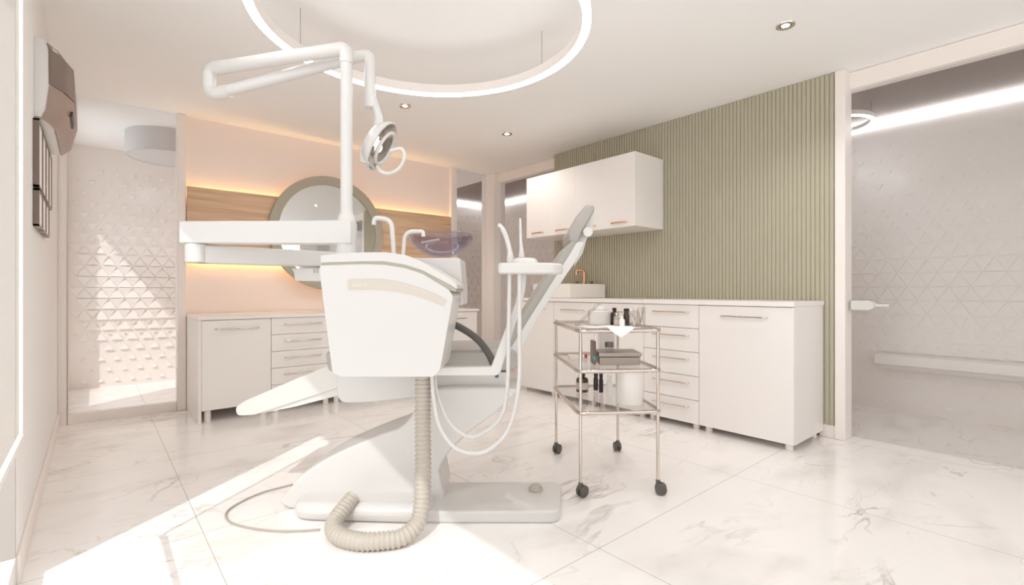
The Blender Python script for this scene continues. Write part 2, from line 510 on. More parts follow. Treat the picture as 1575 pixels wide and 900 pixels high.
# cove light lines beyond the glass
o = single(MB().box(XC - 0.03, XC - 0.002, -1.9, YN - 0.05, 2.52, 2.575), 'cove_light', M['cove'], 'white light line along the top of the corridor wall beyond the right glass', 'cove light', (XC - 0.016, 2.5, 2.52), smooth=False)
o = single(MB().box(3.0, 5.2, YN - 0.03, YN - 0.002, 2.52, 2.575), 'cove_light', M['cove'], 'white light line at the top of the far wall, seen between the wall posts', 'cove light', (4.1, YN - 0.016, 2.52), smooth=False)

# low bench along the corridor wall
bn = thing('bench', 'low pale bench ledge along the corridor wall behind the right glass', 'bench', (5.17, -0.2, 0))
MB().box(5.12, XC - 0.02, -1.9, 1.15, 0.42, 0.50).build('seat', M['relief'], bn, bevel=0.006)
MB().box(5.3, XC - 0.02, -1.9, 1.15, 0.36, 0.42).build('wall_rail', M['cab'], bn, bevel=0.004)

# ------------------------------------------------------------------ sage slat cladding
sl = MB()
sl.box(3.988, XR - 0.001, 1.125, 3.90, 0.09, H - 0.003)
y = 1.128
while y < 3.885:
    sl.box(3.98, 3.9885, y, y + 0.021, 0.09, H - 0.003)
    y += 0.030
single(sl, 'slat_panel', M['sage'], 'sage green vertical slat cladding on the right wall above the counter', 'wall panel', (4.04, 2.5, 0.09), smooth=False)

# ------------------------------------------------------------------ oak panel with hidden light lines, round mirror
wp = thing('wood_panel', 'horizontal pale oak board on the back wall glowing amber along its edges', 'wall panel', (2.0, YB, 1.29))
MB().box(0.62, 3.385, 5.10, 5.125, 1.29, 1.97).build('board', M['wood'], wp, bevel=0.002)
MB().box(0.66, 3.34, 5.125, YB - 0.001, 1.36, 1.90).build('batten', M['wood'], wp, smooth=False)
MB().box(0.65, 3.36, 5.135, 5.160, 1.901, 1.915).build('led_strip', M['led'], wp, smooth=False)
MB().box(0.65, 3.36, 5.135, 5.160, 1.345, 1.359).build('led_strip', M['led'], wp, smooth=False)
mc = (1.862, 5.06, 1.645)
mi = thing('round_mirror', 'large round wall mirror with a grey olive rim over the oak board', 'mirror', (1.862, 5.10, 1.10))
MB().lathe([(0.50, 0.0), (0.588, 0.0), (0.588, 0.045), (0.50, 0.045), (0.50, 0.0)], (mc[0], 5.098, mc[2]), (0, -1, 0), 72).build('frame', M['olive'], mi, bevel=0.004)
MB().lathe([(0.0, 0.0), (0.501, 0.0), (0.501, 0.02), (0.0, 0.02)], (mc[0], 5.095, mc[2]), (0, -1, 0), 72).build('mirror_glass', M['mirror'], mi)

# ------------------------------------------------------------------ cabinets
def bow_handle(mb, x, z, L, y=0.0):
    mb.tube(round_path([(x - L / 2, y + 0.004, z), (x - L / 2 + 0.012, y - 0.022, z), (x + L / 2 - 0.012, y - 0.022, z), (x + L / 2, y + 0.004, z)], 0.02, 4), 0.0065, 8, flat=0.8)
def cabinet(mtx, x0, x1, depth, z0, z1, kind, label, name, cat, group, legs=True, side_l=False, side_r=False):
    c = mtx @ Vector(((x0 + x1) / 2, depth / 2, 0 if legs else z0))
    t = thing(name, label, cat, tuple(c), group)
    g = 0.002
    MB(mtx).box(x0 + g / 2, x1 - g / 2, 0.021, depth, z0, z1).build('body', M['cab'], t, bevel=0.002)
    if side_l: MB(mtx).box(x0 - 0.022, x0, -0.002, depth, 0.0, z1).build('side_panel', M['cab'], t, bevel=0.002)
    if kind == 'door':
        d = MB(mtx).box(x0 + g, x1 - g, 0, 0.0205, z0 + 0.003, z1 - 0.004).build('door', M['cab'], t, bevel=0.002)
        h = MB(mtx); bow_handle(h, (x0 + x1) / 2, z1 - 0.075, min(0.32, (x1 - x0) * 0.66)); h.build('handle', M['chrome'], d)
    elif kind == 'drawers':
        n = 5; dz = (z1 - z0) / n
        for i in range(n):
            a, b = z0 + i * dz, z0 + (i + 1) * dz
            d = MB(mtx).box(x0 + g, x1 - g, 0, 0.0205, a + 0.002, b - 0.002).build('drawer', M['cab'], t, bevel=0.0015)
            h = MB(mtx); bow_handle(h, (x0 + x1) / 2, b - 0.058, min(0.32, (x1 - x0) * 0.66)); h.build('handle', M['chrome'], d)
    if legs:
        for x in (x0 + 0.05, x1 - 0.05):
            for yy in (0.06, depth - 0.06):
                MB(mtx).lathe([(0.0, 0), (0.024, 0), (0.024, z0 + 0.002), (0.0, z0 + 0.002)], (x, yy, 0), seg=16).build('leg', M['trim'], t)
    return t
LM = Matrix.Translation((0, 4.49, 0))
xs = [0.642, 1.15, 1.68, 2.19, 2.72, 3.335]
kinds = ['door', 'drawers', 'door', 'drawers', 'door']
lab = ['white door cabinet at the left end of the row under the mirror',
       'white five drawer cabinet second from the left end under the mirror',
       'white door cabinet in the middle of the row under the mirror',
       'white five drawer cabinet second from the right end under the mirror',
       'white door cabinet at the right end of the row under the mirror']
for i in range(5):
    cabinet(LM, xs[i], xs[i + 1], 0.66, 0.095, 0.815, kinds[i], lab[i], 'base_cabinet' if kinds[i] == 'door' else 'drawer_cabinet', 'cabinet', 'white cabinets along the back wall', side_l=(i == 0))
single(MB().box(0.618, 3.36, 4.480, 5.155, 0.8155, 0.842), 'worktop', M['cab'], 'long white worktop over the cabinets along the back wall', 'worktop', (2, 4.82, 0.8155), bevel=0.003)

def RM(y0): return Matrix.Translation((3.42, y0, 0)) @ Matrix.Rotation(R(-90), 4, 'Z')
rm = RM(3.86)
rr = [0.0, 0.51, 1.02, 1.54, 2.02, 2.67]
rk = ['door', 'door', 'door', 'drawers', 'door']
rl = ['white door cabinet under the far end of the right counter',
      'white door cabinet under the counter sink, behind the trolley',
      'white door cabinet left of the drawers under the right counter',
      'white five drawer cabinet right of the trolley under the right counter',
      'wide white door cabinet at the near end of the right counter']
for i in range(5):
    cabinet(rm, rr[i], rr[i + 1], 0.555, 0.045, 0.943, rk[i], rl[i], 'base_cabinet' if rk[i] == 'door' else 'drawer_cabinet', 'cabinet', 'white cabinets along the right wall')
single(MB(rm).box(0.0, 1.538, -0.012, 0.558, 0.9435, 0.975), 'worktop', M['cab'], 'white worktop carrying the sink at the far half of the right counter', 'worktop', tuple(rm @ Vector((0.76, 0.23, 0.9435))), bevel=0.003)
single(MB(rm).box(1.541, 2.675, -0.012, 0.558, 0.9435, 0.977), 'worktop', M['cab'], 'bare white worktop over the near drawers and door of the right counter', 'worktop', tuple(rm @ Vector((2.1, 0.23, 0.9435))), bevel=0.003)

# sink and tap
sk = thing('countertop_sink', 'white rectangular ceramic sink standing on the right counter', 'sink', (3.71, 3.40, 0.976))
s_ = MB(rm)
x0, x1, y0, y1, za, zb = 0.22, 0.724, 0.0, 0.53, 0.976, 1.115
def loop(d0, d1, z): return [s_.v(p) for p in ((x0 + d0, y0 + d0, z), (x1 - d0, y0 + d0, z), (x1 - d0, y1 - d1, z), (x0 + d0, y1 - d1, z))]
LP = [loop(0.006, 0.006, za), loop(0, 0, za + 0.006), loop(0, 0, zb), loop(0.018, 0.09, zb), loop(0.022, 0.095, za + 0.025)]
for A_, B_ in zip(LP, LP[1:]):
    for j in range(4): s_.face([A_[j], A_[(j + 1) % 4], B_[(j + 1) % 4], B_[j]])
s_.face(LP[0]); s_.face(LP[-1])
s_.build('basin', M['ceramic'], sk, bevel=0.003, smooth=False)
fa = thing('tap', 'rose gold swan neck tap with two handles on the ceramic sink', 'tap', tuple(rm @ Vector((0.48, 0.485, 1.1155))))
f_ = MB(rm)
f_.tube(round_path([(0.48, 0.485, 1.1155), (0.48, 0.485, 1.265), (0.42, 0.43, 1.265), (0.42, 0.43, 1.215)], 0.035, 6), 0.014, 14)
f_.lathe([(0, 0), (0.024, 0), (0.022, 0.01), (0, 0.01)], (0.48, 0.485, 1.1155), seg=18)
f_.build('spout', M['brass'], fa)
for dx in (-0.10, 0.10):
    k = MB(rm); k.lathe([(0, 0), (0.017, 0), (0.014, 0.02), (0.018, 0.026), (0.018, 0.032), (0, 0.034)], (0.48 + dx, 0.485, 1.1155), seg=16)
    k.build('handle', M['brown'], fa)

# hanging wall cabinet
hm_ = Matrix.Translation((3.545, 3.88, 0)) @ Matrix.Rotation(R(-90), 4, 'Z')
hc = thing('wall_cabinet', 'long white wall cabinet with four doors hung over the sink on the sage slats', 'cabinet', (3.76, 3.18, 1.612))
MB(hm_).box(0, 1.39, 0.021, 0.433, 1.612, 2.257).build('body', M['cab'], hc, bevel=0.002)
for i in range(4):
    a = i * 0.3475
    d = MB(hm_).box(a + 0.0003, a + 0.3472, 0, 0.0205, 1.613, 2.2565).build('door', M['cab'], hc, bevel=0.001)
    h = MB(hm_); bow_handle(h, a + 0.174, 1.655, 0.17); h.build('handle', M['brass'], d)

# ------------------------------------------------------------------ ceiling lights
rc = Vector((1.244, 2.096, 0))
rl_ = thing('ring_pendant', 'large white ring pendant light hanging over the dental chair', 'pendant light', (rc.x, rc.y, 2.33))
MB().lathe([(0.765, 2.335), (0.805, 2.335), (0.805, 2.39), (0.765, 2.39), (0.765, 2.335)], (rc.x, rc.y, 0), seg=96).build('housing', M['trim'], rl_, angle=30)
MB().lathe([(0.766, 2.326), (0.804, 2.326), (0.804, 2.3345), (0.766, 2.3345), (0.766, 2.326)], (rc.x, rc.y, 0), seg=96).build('diffuser', M['ring'], rl_)
for an in (160, 40, 280):
    dv = VIEW @ Vector((math.cos(R(an)), math.sin(R(an)), 0)) * 0.785
    MB().tube([(rc.x + dv.x, rc.y + dv.y, 2.39), (rc.x + dv.x, rc.y + dv.y, H)], 0.0018, 6).build('suspension_wire', M['steel'], rl_)

def downlight(x, y, label, first=None):
    if first is not None: return copy_thing(first, (x, y, H), label)
    t = thing('downlight', label, 'downlight', (x, y, H), 'recessed ceiling downlights')
    MB().lathe([(0.030, -0.004), (0.050, -0.006), (0.052, -0.0005), (0.030, -0.0005), (0.030, -0.004)], (x, y, H), seg=32).build('bezel', M['chrome'], t)
    MB().lathe([(0, -0.0030), (0.022, -0.0030), (0.022, -0.0008), (0, -0.0008)], (x, y, H), seg=24).build('lamp', M['bulb'], t)
    MB().lathe([(0.0225, -0.0026), (0.0300, -0.0026), (0.0300, -0.0008), (0.0225, -0.0008), (0.0225, -0.0026)], (x, y, H), seg=24).build('baffle', M['black'], t)
    ld = bpy.data.lights.new('spot', 'SPOT'); ld.energy = SPOT_W; ld.spot_size = R(140); ld.spot_blend = 0.6; ld.color = (1, 0.98, 0.95); ld.shadow_soft_size = 0.03
    lo = bpy.data.objects.new('spot', ld); COL.objects.link(lo); lo.parent = t; lo.location = (0, 0, -0.02)
    return t
dl = downlight(3.064, 1.112, 'recessed downlight in the ceiling nearest the right glass opening')
downlight(1.98, 3.68, 'recessed downlight in the ceiling above the operating lamp', dl)
downlight(3.10, 3.68, 'recessed downlight in the ceiling left of the wall cabinet', dl)
downlight(1.5, 6.05, 'unseen downlight added to brighten the room behind the back wall, left one', dl)  # added out of view to raise the light in the back room
downlight(2.7, 6.05, 'unseen downlight added to brighten the room behind the back wall, right one', dl)  # second added lamp, unseen, brightens the back room
downlight(1.98, 1.112, 'recessed ceiling downlight over the viewpoint side of the ring light', dl)

dr = thing('drum_light', 'grey drum ceiling light behind the left glass partition', 'ceiling light', (0.60, 6.0, 2.38))
MB().lathe([(0.36, 2.38), (0.375, 2.38), (0.375, H - 0.001), (0.36, H - 0.001), (0.36, 2.38)], (0.60, 6.0, 0), seg=48).build('shade', M['drum'], dr)
MB().lathe([(0, 2.385), (0.36, 2.385), (0.36, 2.392), (0, 2.392)], (0.60, 6.0, 0), seg=48).build('diffuser', M['drum'], dr)

rk_ = thing('ring_pendant', 'small white ring pendant light in the corridor behind the right glass', 'pendant light', (4.70, 1.35, 2.42))
MB().lathe([(0.27, 2.425), (0.30, 2.425), (0.30, 2.46), (0.27, 2.46), (0.27, 2.425)], (4.70, 1.35, 0), seg=64).build('housing', M['trim'], rk_)
MB().lathe([(0.271, 2.418), (0.299, 2.418), (0.299, 2.4245), (0.271, 2.4245), (0.271, 2.418)], (4.70, 1.35, 0), seg=64).build('diffuser', M['ring'], rk_)
for an in (-60, 60, 180):
    MB().tube([(4.70 + 0.285 * math.cos(R(an)), 1.35 + 0.285 * math.sin(R(an)), 2.46), (4.70 + 0.285 * math.cos(R(an)), 1.35 + 0.285 * math.sin(R(an)), H)], 0.0018, 6).build('suspension_wire', M['steel'], rk_)

# ------------------------------------------------------------------ left wall: air conditioner, framed sheets
ac = thing('air_conditioner', 'white wall air conditioner with a grey brown front on the left wall', 'air conditioner', (XL, 3.6, 1.86))
am = Matrix.Translation((XL, 0, 0)) @ Matrix.Rotation(R(90), 4, 'Z')    # local x -> +Y, local -y -> +X (into room)
def acprof(d):     # (out, z)
    return [(0.0, 2.225), (0.095 * d, 2.225), (0.125 * d, 2.19), (0.128 * d, 2.02), (0.10 * d, 1.90), (0.06 * d, 1.86), (0.0, 1.86)]
b = MB()
sec = [(3.15, 0.28), (3.158, 0.40), (3.24, 0.74), (3.36, 0.97), (3.96, 0.97), (3.98, 0.90)]
rings = []
for yy, d in sec:
    rings.append([b.v((XL + x + 0.0005, yy, z)) for x, z in acprof(d)])
for A, B_ in zip(rings, rings[1:]):
    for j in range(7): b.face([A[j], A[(j + 1) % 7], B_[(j + 1) % 7], B_[j]])
b.face(rings[0]); b.face(rings[-1])
b.build('casing', M['white'], ac, angle=50)
f = MB(); rings = []
for yy, d in [(3.156, 0.40), (3.24, 0.76), (3.36, 1.0), (3.95, 1.0)]:
    rings.append([f.v((XL + x * d + o, yy, z)) for x, z, o in [(0.100, 2.20, -0.003), (0.128, 2.18, -0.003), (0.131, 2.02, -0.003), (0.131, 2.02, 0.004), (0.128, 2.18, 0.004), (0.100, 2.215, 0.004)]])
for A, B_ in zip(rings, rings[1:]):
    for j in range(6): f.face([A[j], A[(j + 1) % 6], B_[(j + 1) % 6], B_[j]])
f.face(rings[0]); f.face(rings[-1])
f.build('front_panel', M['brown'], ac, angle=50)
f = MB(); rings = []
for yy, d in [(3.156, 0.40), (3.24, 0.76), (3.36, 1.0), (3.95, 1.0)]:
    rings.append([f.v((XL + x * d, yy, z)) for x, z in [(0.128, 2.015), (0.134, 2.015), (0.106, 1.895), (0.066, 1.853), (0.060, 1.86), (0.10, 1.90)]])
for A, B_ in zip(rings, rings[1:]):
    for j in range(6): f.face([A[j], A[(j + 1) % 6], B_[(j + 1) % 6], B_[j]])
f.face(rings[0]); f.face(rings[-1])
lv = f.build('louvre_panel', M['louvre'], ac, angle=50)
f = MB(); rings = []
for yy, d in [(3.355, 1.035), (3.60, 1.035)]:
    rings.append([f.v((XL + x * d, yy, z)) for x, z in [(0.112, 1.965), (0.126, 1.965), (0.121, 1.938), (0.108, 1.938)]])
for A, B_ in zip(rings, rings[1:]):
    for j in range(4): f.face([A[j], A[(j + 1) % 4], B_[(j + 1) % 4], B_[j]])
f.face(rings[0]); f.face(rings[-1])
f.build('air_slot', M['black'], ac, smooth=False)

names = [('upper', i) for i in range(4)] + [('lower', i) for i in range(3)]
place = ['first', 'second', 'third', 'fourth']
for row, i in names:
    y0 = 3.09 + i * 0.225
    z0, z1 = (1.525, 1.835) if row == 'upper' else (1.345, 1.515)
    if row == 'upper': lb = f'tall framed white sheet under the air conditioner, {place[i]} from the front, upper row'
    else: lb = f'small framed white sheet on the left wall, {place[i]} from the front, lower row'
    t = thing('framed_sheet', lb, 'picture frame', (XL, y0 + 0.11, z0), 'framed sheets on the left wall')
    q = MB()
    q.box(XL + 0.001, XL + 0.022, y0, y0 + 0.008, z0, z1).box(XL + 0.001, XL + 0.022, y0 + 0.208, y0 + 0.216, z0, z1)
    q.box(XL + 0.001, XL + 0.022, y0, y0 + 0.216, z0, z0 + 0.008).box(XL + 0.001, XL + 0.022, y0, y0 + 0.216, z1 - 0.008, z1)
    q.build('frame', M['brown'], t, smooth=False)
    MB().box(XL + 0.001, XL + 0.018, y0 + 0.006, y0 + 0.21, z0 + 0.006, z1 - 0.006).build('sheet', M['paper'], t, smooth=False)

# ------------------------------------------------------------------ the dental treatment unit
du = thing('dental_chair', 'white dental treatment unit with reclined grey patient chair in the middle of the marble floor', 'dental chair', tuple(wv(-0.35, 2.45, 0)))
V = lambda: MB(VIEW.copy())
# floor base: low rounded plinth, dome and lift column
pb = V(); pts = round_poly([(-1.03, 2.20), (-0.345, 2.16), (-0.43, 2.80), (-0.95, 2.80)], 0.12, 6)
pb.slab(pts, 0.0, 0.085)
base = pb.build('base', M['white'], du, bevel=0.06, seg=5)
prof = PL([(448, 779), (452, 745), (475, 722), (510, 700), (546, 683), (587, 666), (622, 652), (642, 622), (648, 598), (792, 596), (784, 612), (760, 636), (727, 660), (695, 690), (676, 722), (666, 779)], 2.36)
V().prism(smooth_path([(p[0], p[1], 0) for p in prof[1:8]], 3) and [(p.x, p.y) for p in smooth_path([(a, b_, 0) for a, b_ in prof], 3, True)], 2.33, 2.62).build('lift_column', M['white'], du, bevel=0.05, seg=4)
# foot plate with switch
fp = V(); fp.slab(round_poly([(-0.46, 2.19), (0.215, 2.19), (0.26, 2.53), (-0.46, 2.53)], 0.05, 5), 0.0, 0.056)
fpo = fp.build('foot_plate', M['white'], du, bevel=0.012, seg=3)
V().lathe([(0, 0), (0.034, 0), (0.036, 0.010), (0.028, 0.014), (0.028, 0.020), (0.024, 0.026), (0, 0.028)], (0.118, 2.42, 0.056), seg=28).build('foot_switch', M['grey'], fpo)
# seat frame, seat, footrest
V().prism(round_poly(PL([(517, 572), (786, 572), (782, 600), (640, 612), (560, 620), (519, 620)], 2.40), [0.01, 0.02, 0.03, 0.05, 0.05, 0.05]), 2.40, 2.84).build('seat_frame', M['white'], du, bevel=0.014, seg=3)
V().prism(round_poly(PL([(500, 541), (792, 538), (800, 552), (792, 570), (505, 572)], 2.38), 0.025), 2.37, 2.87).build('seat', M['pad'], du, bevel=0.02, seg=3)
V().prism(round_poly(PL([(522, 554), (376, 617), (361, 627), (364, 640), (390, 639), (524, 596)], 2.42), [0.02, 0.02, 0.03, 0.03, 0.02, 0.01]), 2.42, 2.84).build('footrest', M['foot'], du, bevel=0.018, seg=3)
V().prism(round_poly(PL([(522, 590), (392, 633), (386, 637), (404, 636), (450, 627), (524, 608)], 2.42), 0.006), 2.43, 2.83).build('footrest_shell', M['white'], du, bevel=0.006)
# backrest and headrest
V().prism(round_poly(PL([(783, 552), (778, 535), (790, 505), (870, 382), (879, 371), (888, 374), (886, 388), (800, 512), (790, 548)], 2.40), 0.02), 2.40, 2.86).build('backrest', M['pad'], du, bevel=0.02, seg=3)
V().prism(round_poly(PL([(780, 552), (785, 536), (876, 392), (888, 372), (899, 372), (888, 398), (868, 428), (826, 490), (800, 545)], 2.38), 0.012), 2.39, 2.87).build('backrest_shell', M['white'], du, bevel=0.012, seg=3)
hr = V().prism(round_poly(PL([(876, 372), (875, 358), (900, 316), (908, 311), (916, 314), (917, 321), (897, 356), (890, 374), (884, 377)], 2.44), 0.018), 2.47, 2.77).build('headrest', M['pad'], du, bevel=0.02, seg=3)
V().prism(round_poly(PL([(890, 377), (892, 362), (916, 321), (918, 330), (914, 350), (905, 366), (899, 388), (885, 410)], 2.46), 0.01), 2.52, 2.72).build('headrest_shell', M['white'], hr, bevel=0.008)
V().lathe([(0, 0), (0.024, 0), (0.026, 0.02), (0.024, 0.04), (0, 0.04)], (0.385, 2.50, az(910, 358, 2.5)[1]), (0, -1, 0), 20).build('adjuster_knob', M['white'], hr)
# armrest arc
V().tube(smooth_path([p3(660, 486, 2.37), p3(700, 500, 2.37), p3(732, 520, 2.37), p3(752, 545, 2.37), p3(763, 572, 2.37)], 6), 0.017, 14, flat=0.8).build('armrest', M['dark'], du)
# water unit: body, seam, lid
by0, by1 = 2.0, 2.30
body = [(492, 408), (560, 406), (590, 407), (622, 412), (650, 421), (690, 445), (697, 456), (677, 570), (668, 580), (524, 580), (511, 575), (491, 418)]
ub = V().prism(round_poly(PL(body, by0), [0.004, 0, 0, 0, 0, 0.008, 0.01, 0.02, 0.02, 0.02, 0.02, 0.01], 3), by0, by1).build('unit_body', M['white'], du, bevel=0.010, seg=3)
seam = [(494, 403), (560, 402), (590, 402), (622, 407), (650, 416), (692, 438), (702, 445), (700, 449), (690, 446), (650, 423), (622, 414), (590, 409), (560, 408), (494, 409)]
V().prism(PL(seam, by0), by0 + 0.006, by1 - 0.006).build('seam_band', M['grey'], ub, smooth=False)
lid = [(493, 404), (493, 393), (520, 390), (560, 388), (592, 388), (622, 392), (650, 403), (690, 428), (702, 438), (703, 445), (692, 438), (650, 416), (622, 407), (590, 402), (560, 402)]
V().prism(round_poly(PL(lid, by0), 0.004, 2), by0, by1).build('lid', M['white'], ub, bevel=0.006, seg=3)
V().prism(PL([(535, 430), (562, 429), (590, 430), (615, 434), (640, 441), (664, 450), (687, 461), (683, 472), (660, 462), (636, 454), (612, 449), (588, 446), (535, 446)], by0), by0 - 0.002, by0 + 0.004).build('badge', M['badge'], ub, smooth=False)
V().box(*[az(699.5, 470, by0)[0], az(702, 470, by0)[0]], by0 + 0.13, by0 + 0.145, 1.0, 1.02).build('side_button', M['grey'], ub, smooth=False)
def lettering(s_, loc, size, mtx, material, parent, name='lettering'):
    cu = bpy.data.curves.new(name, 'FONT'); cu.body = s_; cu.size = size; cu.extrude = 0.0006; cu.resolution_u = 2
    to = bpy.data.objects.new('tmp', cu); COL.objects.link(to)
    me = bpy.data.meshes.new_from_object(to.evaluated_get(bpy.context.evaluated_depsgraph_get()))
    bpy.data.objects.remove(to)
    me.transform(mtx @ Matrix.Translation(loc) @ Matrix.Rotation(R(90), 4, 'X'))
    root = parent
    while root.parent: root = root.parent
    me.transform(Matrix.Translation(-Vector(root['_base'])))
    me.materials.clear(); me.materials.append(material)
    o = bpy.data.objects.new(name, me); COL.objects.link(o); o.parent = parent
    return o
a_, z_ = az(537.5, 440.5, by0)
lettering('l Classic 90', (a_, by0 - 0.0025, z_), 0.0165, VIEW, M['text'], ub)
# spittoon plinth, bowl and taps
V().prism(round_poly(PL([(612, 397), (708, 397), (712, 442), (712, 470), (612, 470)], 2.32), 0.01), 2.305, 2.56).build('spittoon_plinth', M['white'], du, bevel=0.01, seg=3)
bc = az(679, 377, 2.45)[0]
zt, zb_ = az(0, 362, 2.45)[1], az(0, 396, 2.45)[1]
bw = []
for i in range(9):
    t = i / 8; bw.append((0.162 * math.sin(t * math.pi / 2) ** 0.85 if i else 0.0, zb_ + (zt - zb_) * (1 - math.cos(t * math.pi / 2)) ** 0.9))
bw2 = [(max(0, r - 0.006), z + 0.006) for r, z in bw[::-1]]
bw2[-1] = (0.0, bw2[-1][1])
V().lathe(bw + bw2, (bc, 2.45, 0), seg=40).build('spittoon_bowl', M['cbowl'], du, angle=80)
V().tube([p3(648, 374, 2.42), p3(676, 369, 2.42)], 0.006, 8).build('bowl_spout', M['white'], du)
V().tube(round_path([p3(606, 392, 2.2), p3(602, 338, 2.2), p3(576, 335, 2.2), p3(575, 346, 2.2)], 0.07, 8), 0.0105, 12).build('water_tap', M['white'], du)
V().tube(round_path([p3(620, 394, 2.2), p3(623, 356, 2.2), p3(651, 356, 2.2), p3(651, 364, 2.2)], 0.06, 8), 0.009, 12).build('cup_filler', M['white'], du)
# lamp pole and column
cxp = az(533, 0, 2.2)[0]
V().lathe([(0.0, az(0, 396, 2.2)[1]), (0.046, az(0, 396, 2.2)[1]), (0.042, 1.262), (0.042, 1.36), (0.036, 1.385), (0.028, 1.40), (0.0265, 1.42), (0.0265, az(0, 96, 2.2)[1]), (0.0, az(0, 96, 2.2)[1])], (cxp, 2.2, 0), seg=32).build('lamp_pole', M['white'], du)
# first lamp arm: from the pole top across to the left knuckle
a1 = V().tube(round_path([p3(533, 98, 2.2), p3(533, 74, 2.2), p3(332, 105, 2.36), ], 0.075, 8), 0.030, 16)
la = a1.build('lamp_arm', M['white'], du)
V().tube(round_path([p3(345, 103, 2.35), p3(322, 106, 2.37), p3(322, 146, 2.37), p3(352, 140, 2.36)], 0.075, 8), 0.0315, 16).build('knuckle', M['white'], la)
V().tube(round_path([p3(344, 141, 2.36), p3(555, 86, 2.31), p3(569, 86, 2.31), p3(569, 166, 2.31)], 0.055, 8), 0.0265, 16).build('spring_arm', M['white'], la)
V().tube([p3(574, 150, 2.31), p3(582, 180, 2.31), p3(582, 200, 2.31)], [0.016, 0.020, 0.024], 14).build('lamp_neck', M['white'], la)
# operating lamp head
hc_ = Vector(p3(588, 226, 2.32)); nrm = Vector((0.865, 0.0, -0.50)).normalized()
hd = V(); hd.lathe([(0.0, -0.075), (0.05, -0.073), (0.09, -0.055), (0.118, -0.020), (0.128, 0.0), (0.122, 0.004), (0.116, 0.0), (0.085, -0.030), (0.0, -0.045)], hc_, nrm, 36)
lh = hd.build('lamp_head', M['white'], du)
V().lathe([(0.0, -0.042), (0.05, -0.038), (0.084, -0.026), (0.115, 0.001), (0.112, 0.002), (0.08, -0.022), (0.05, -0.033), (0.0, -0.037)], hc_, nrm, 36).build('reflector', M['reflector'], lh)
q_ = Vector((0, 0, 1)).rotation_difference(nrm).to_matrix()
V().tube([hc_ + q_ @ Vector((0.080 * math.cos(t * math.pi / 18), 0.080 * math.sin(t * math.pi / 18), 0.016)) for t in range(36)], 0.0085, 10, closed=True).build('bezel_ring', M['white'], lh)
for k in range(6):
    an = R(60 * k + 20)
    c_ = hc_ + q_ @ Vector((0.050 * math.cos(an), 0.050 * math.sin(an), -0.022))
    V().lathe([(0, -0.012), (0.016, -0.010), (0.019, 0.0), (0.013, 0.004), (0, 0.006)], c_, nrm, 14).build('bulb', M['oplamp'] if k in (1, 4) else M['reflector'], lh)
V().lathe([(0, -0.01), (0.02, -0.01), (0.02, 0.01), (0, 0.014)], hc_ + q_ @ Vector((0, 0, -0.03)), nrm, 16).build('bulb', M['oplamp'], lh)
V().tube(smooth_path([p3(600, 232, 2.26), p3(617, 229, 2.26), p3(622, 243, 2.26), p3(613, 260, 2.26), p3(598, 267, 2.26), p3(586, 264, 2.26), p3(580, 256, 2.28)], 6), 0.0085, 10).build('lamp_handle', M['white'], lh)
V().prism(round_poly(PL([(558, 232), (570, 236), (574, 258), (560, 254)], 2.32), 0.008), 2.26, 2.36).build('switch_box', M['white'], lh, bevel=0.006)
# delivery arm: upper bar to the left, lower bar back behind the unit, tray
du1 = V().prism(round_poly(PL([(285, 342), (545, 341), (545, 376), (285, 375)], 2.2), 0.008), 2.155, 2.245).build('delivery_arm', M['white'], du, bevel=0.010, seg=3)
A0, A1 = Vector((az(287, 0, 2.2)[0] + 0.045, 2.2)), Vector((az(500, 0, 2.62)[0] + 0.10, 2.66))
ang = math.atan2(A1.y - A0.y, A1.x - A0.x); LL = (A1 - A0).length
lbm = VIEW @ Matrix.Translation((A0.x, A0.y, 0)) @ Matrix.Rotation(ang, 4, 'Z')
MB(lbm).box(0.0, LL, -0.036, 0.036, 1.175, 1.256).lathe([(0, 1.175), (0.046, 1.175), (0.046, 1.2615), (0, 1.2615)], (0, 0, 0), seg=24).build('lower_arm', M['white'], du1, bevel=0.008, seg=3)
tr = V().prism(round_poly(PL([(448, 413), (452, 419), (454, 432), (640, 434), (640, 413)], 2.5), 0.006), 2.5, 2.78).build('instrument_tray', M['white'], du1, bevel=0.006)
for k in range(3):
    a0 = az(482 + k * 5, 0, 2.5)[0]
    V().box(a0, a0 + 0.007, 2.497, 2.52, az(0, 420, 2.5)[1], az(0, 413.5, 2.5)[1]).build('slot', M['grey'], tr, smooth=False)
# assistant arm: bar, diagonal, holder
sa = V().prism(round_poly(PL([(640, 566), (758, 564), (797, 462), (807, 446), (812, 421), (797, 421), (794, 445), (786, 460), (758, 532), (748, 564), (748, 564)], 2.18)[:9] + PL([(771, 577), (640, 580)], 2.18), 0.004), 2.15, 2.19)
sa.bm.free()
arm = V().prism(round_poly(PL([(650, 564), (756, 562), (793, 464), (797, 440), (797, 419), (810, 419), (808, 446), (803, 466), (770, 572), (764, 576), (650, 576)], 2.18), [0, 0.004, 0.02, 0.02, 0, 0, 0.02, 0.02, 0.01, 0.01, 0], 3), 2.145, 2.185).build('assistant_arm', M['white'], du, bevel=0.006)
V().lathe([(0, -0.014), (0.008, -0.014), (0.008, 0), (0, 0)], (az(764, 0, 2.165)[0], 2.165, az(0, 576, 2.165)[1]), seg=12).build('pivot_screw', M['dark'], arm)
ah = V().slab(round_poly([(-0.06, 2.06), (0.17, 2.06), (0.225, 2.12), (0.225, 2.2), (0.17, 2.25), (-0.02, 2.25), (-0.06, 2.2)], 0.03), az(0, 421, 2.06)[1], az(0, 404, 2.06)[1]).build('instrument_holder', M['white'], arm, bevel=0.012, seg=3)
V().lathe([(0, 0), (0.062, 0), (0.056, 0.018), (0.044, 0.026), (0, 0.028)], (0.055, 2.13, az(0, 404, 2.06)[1] - 0.003), seg=28).build('holder_knob', M['white'], ah)
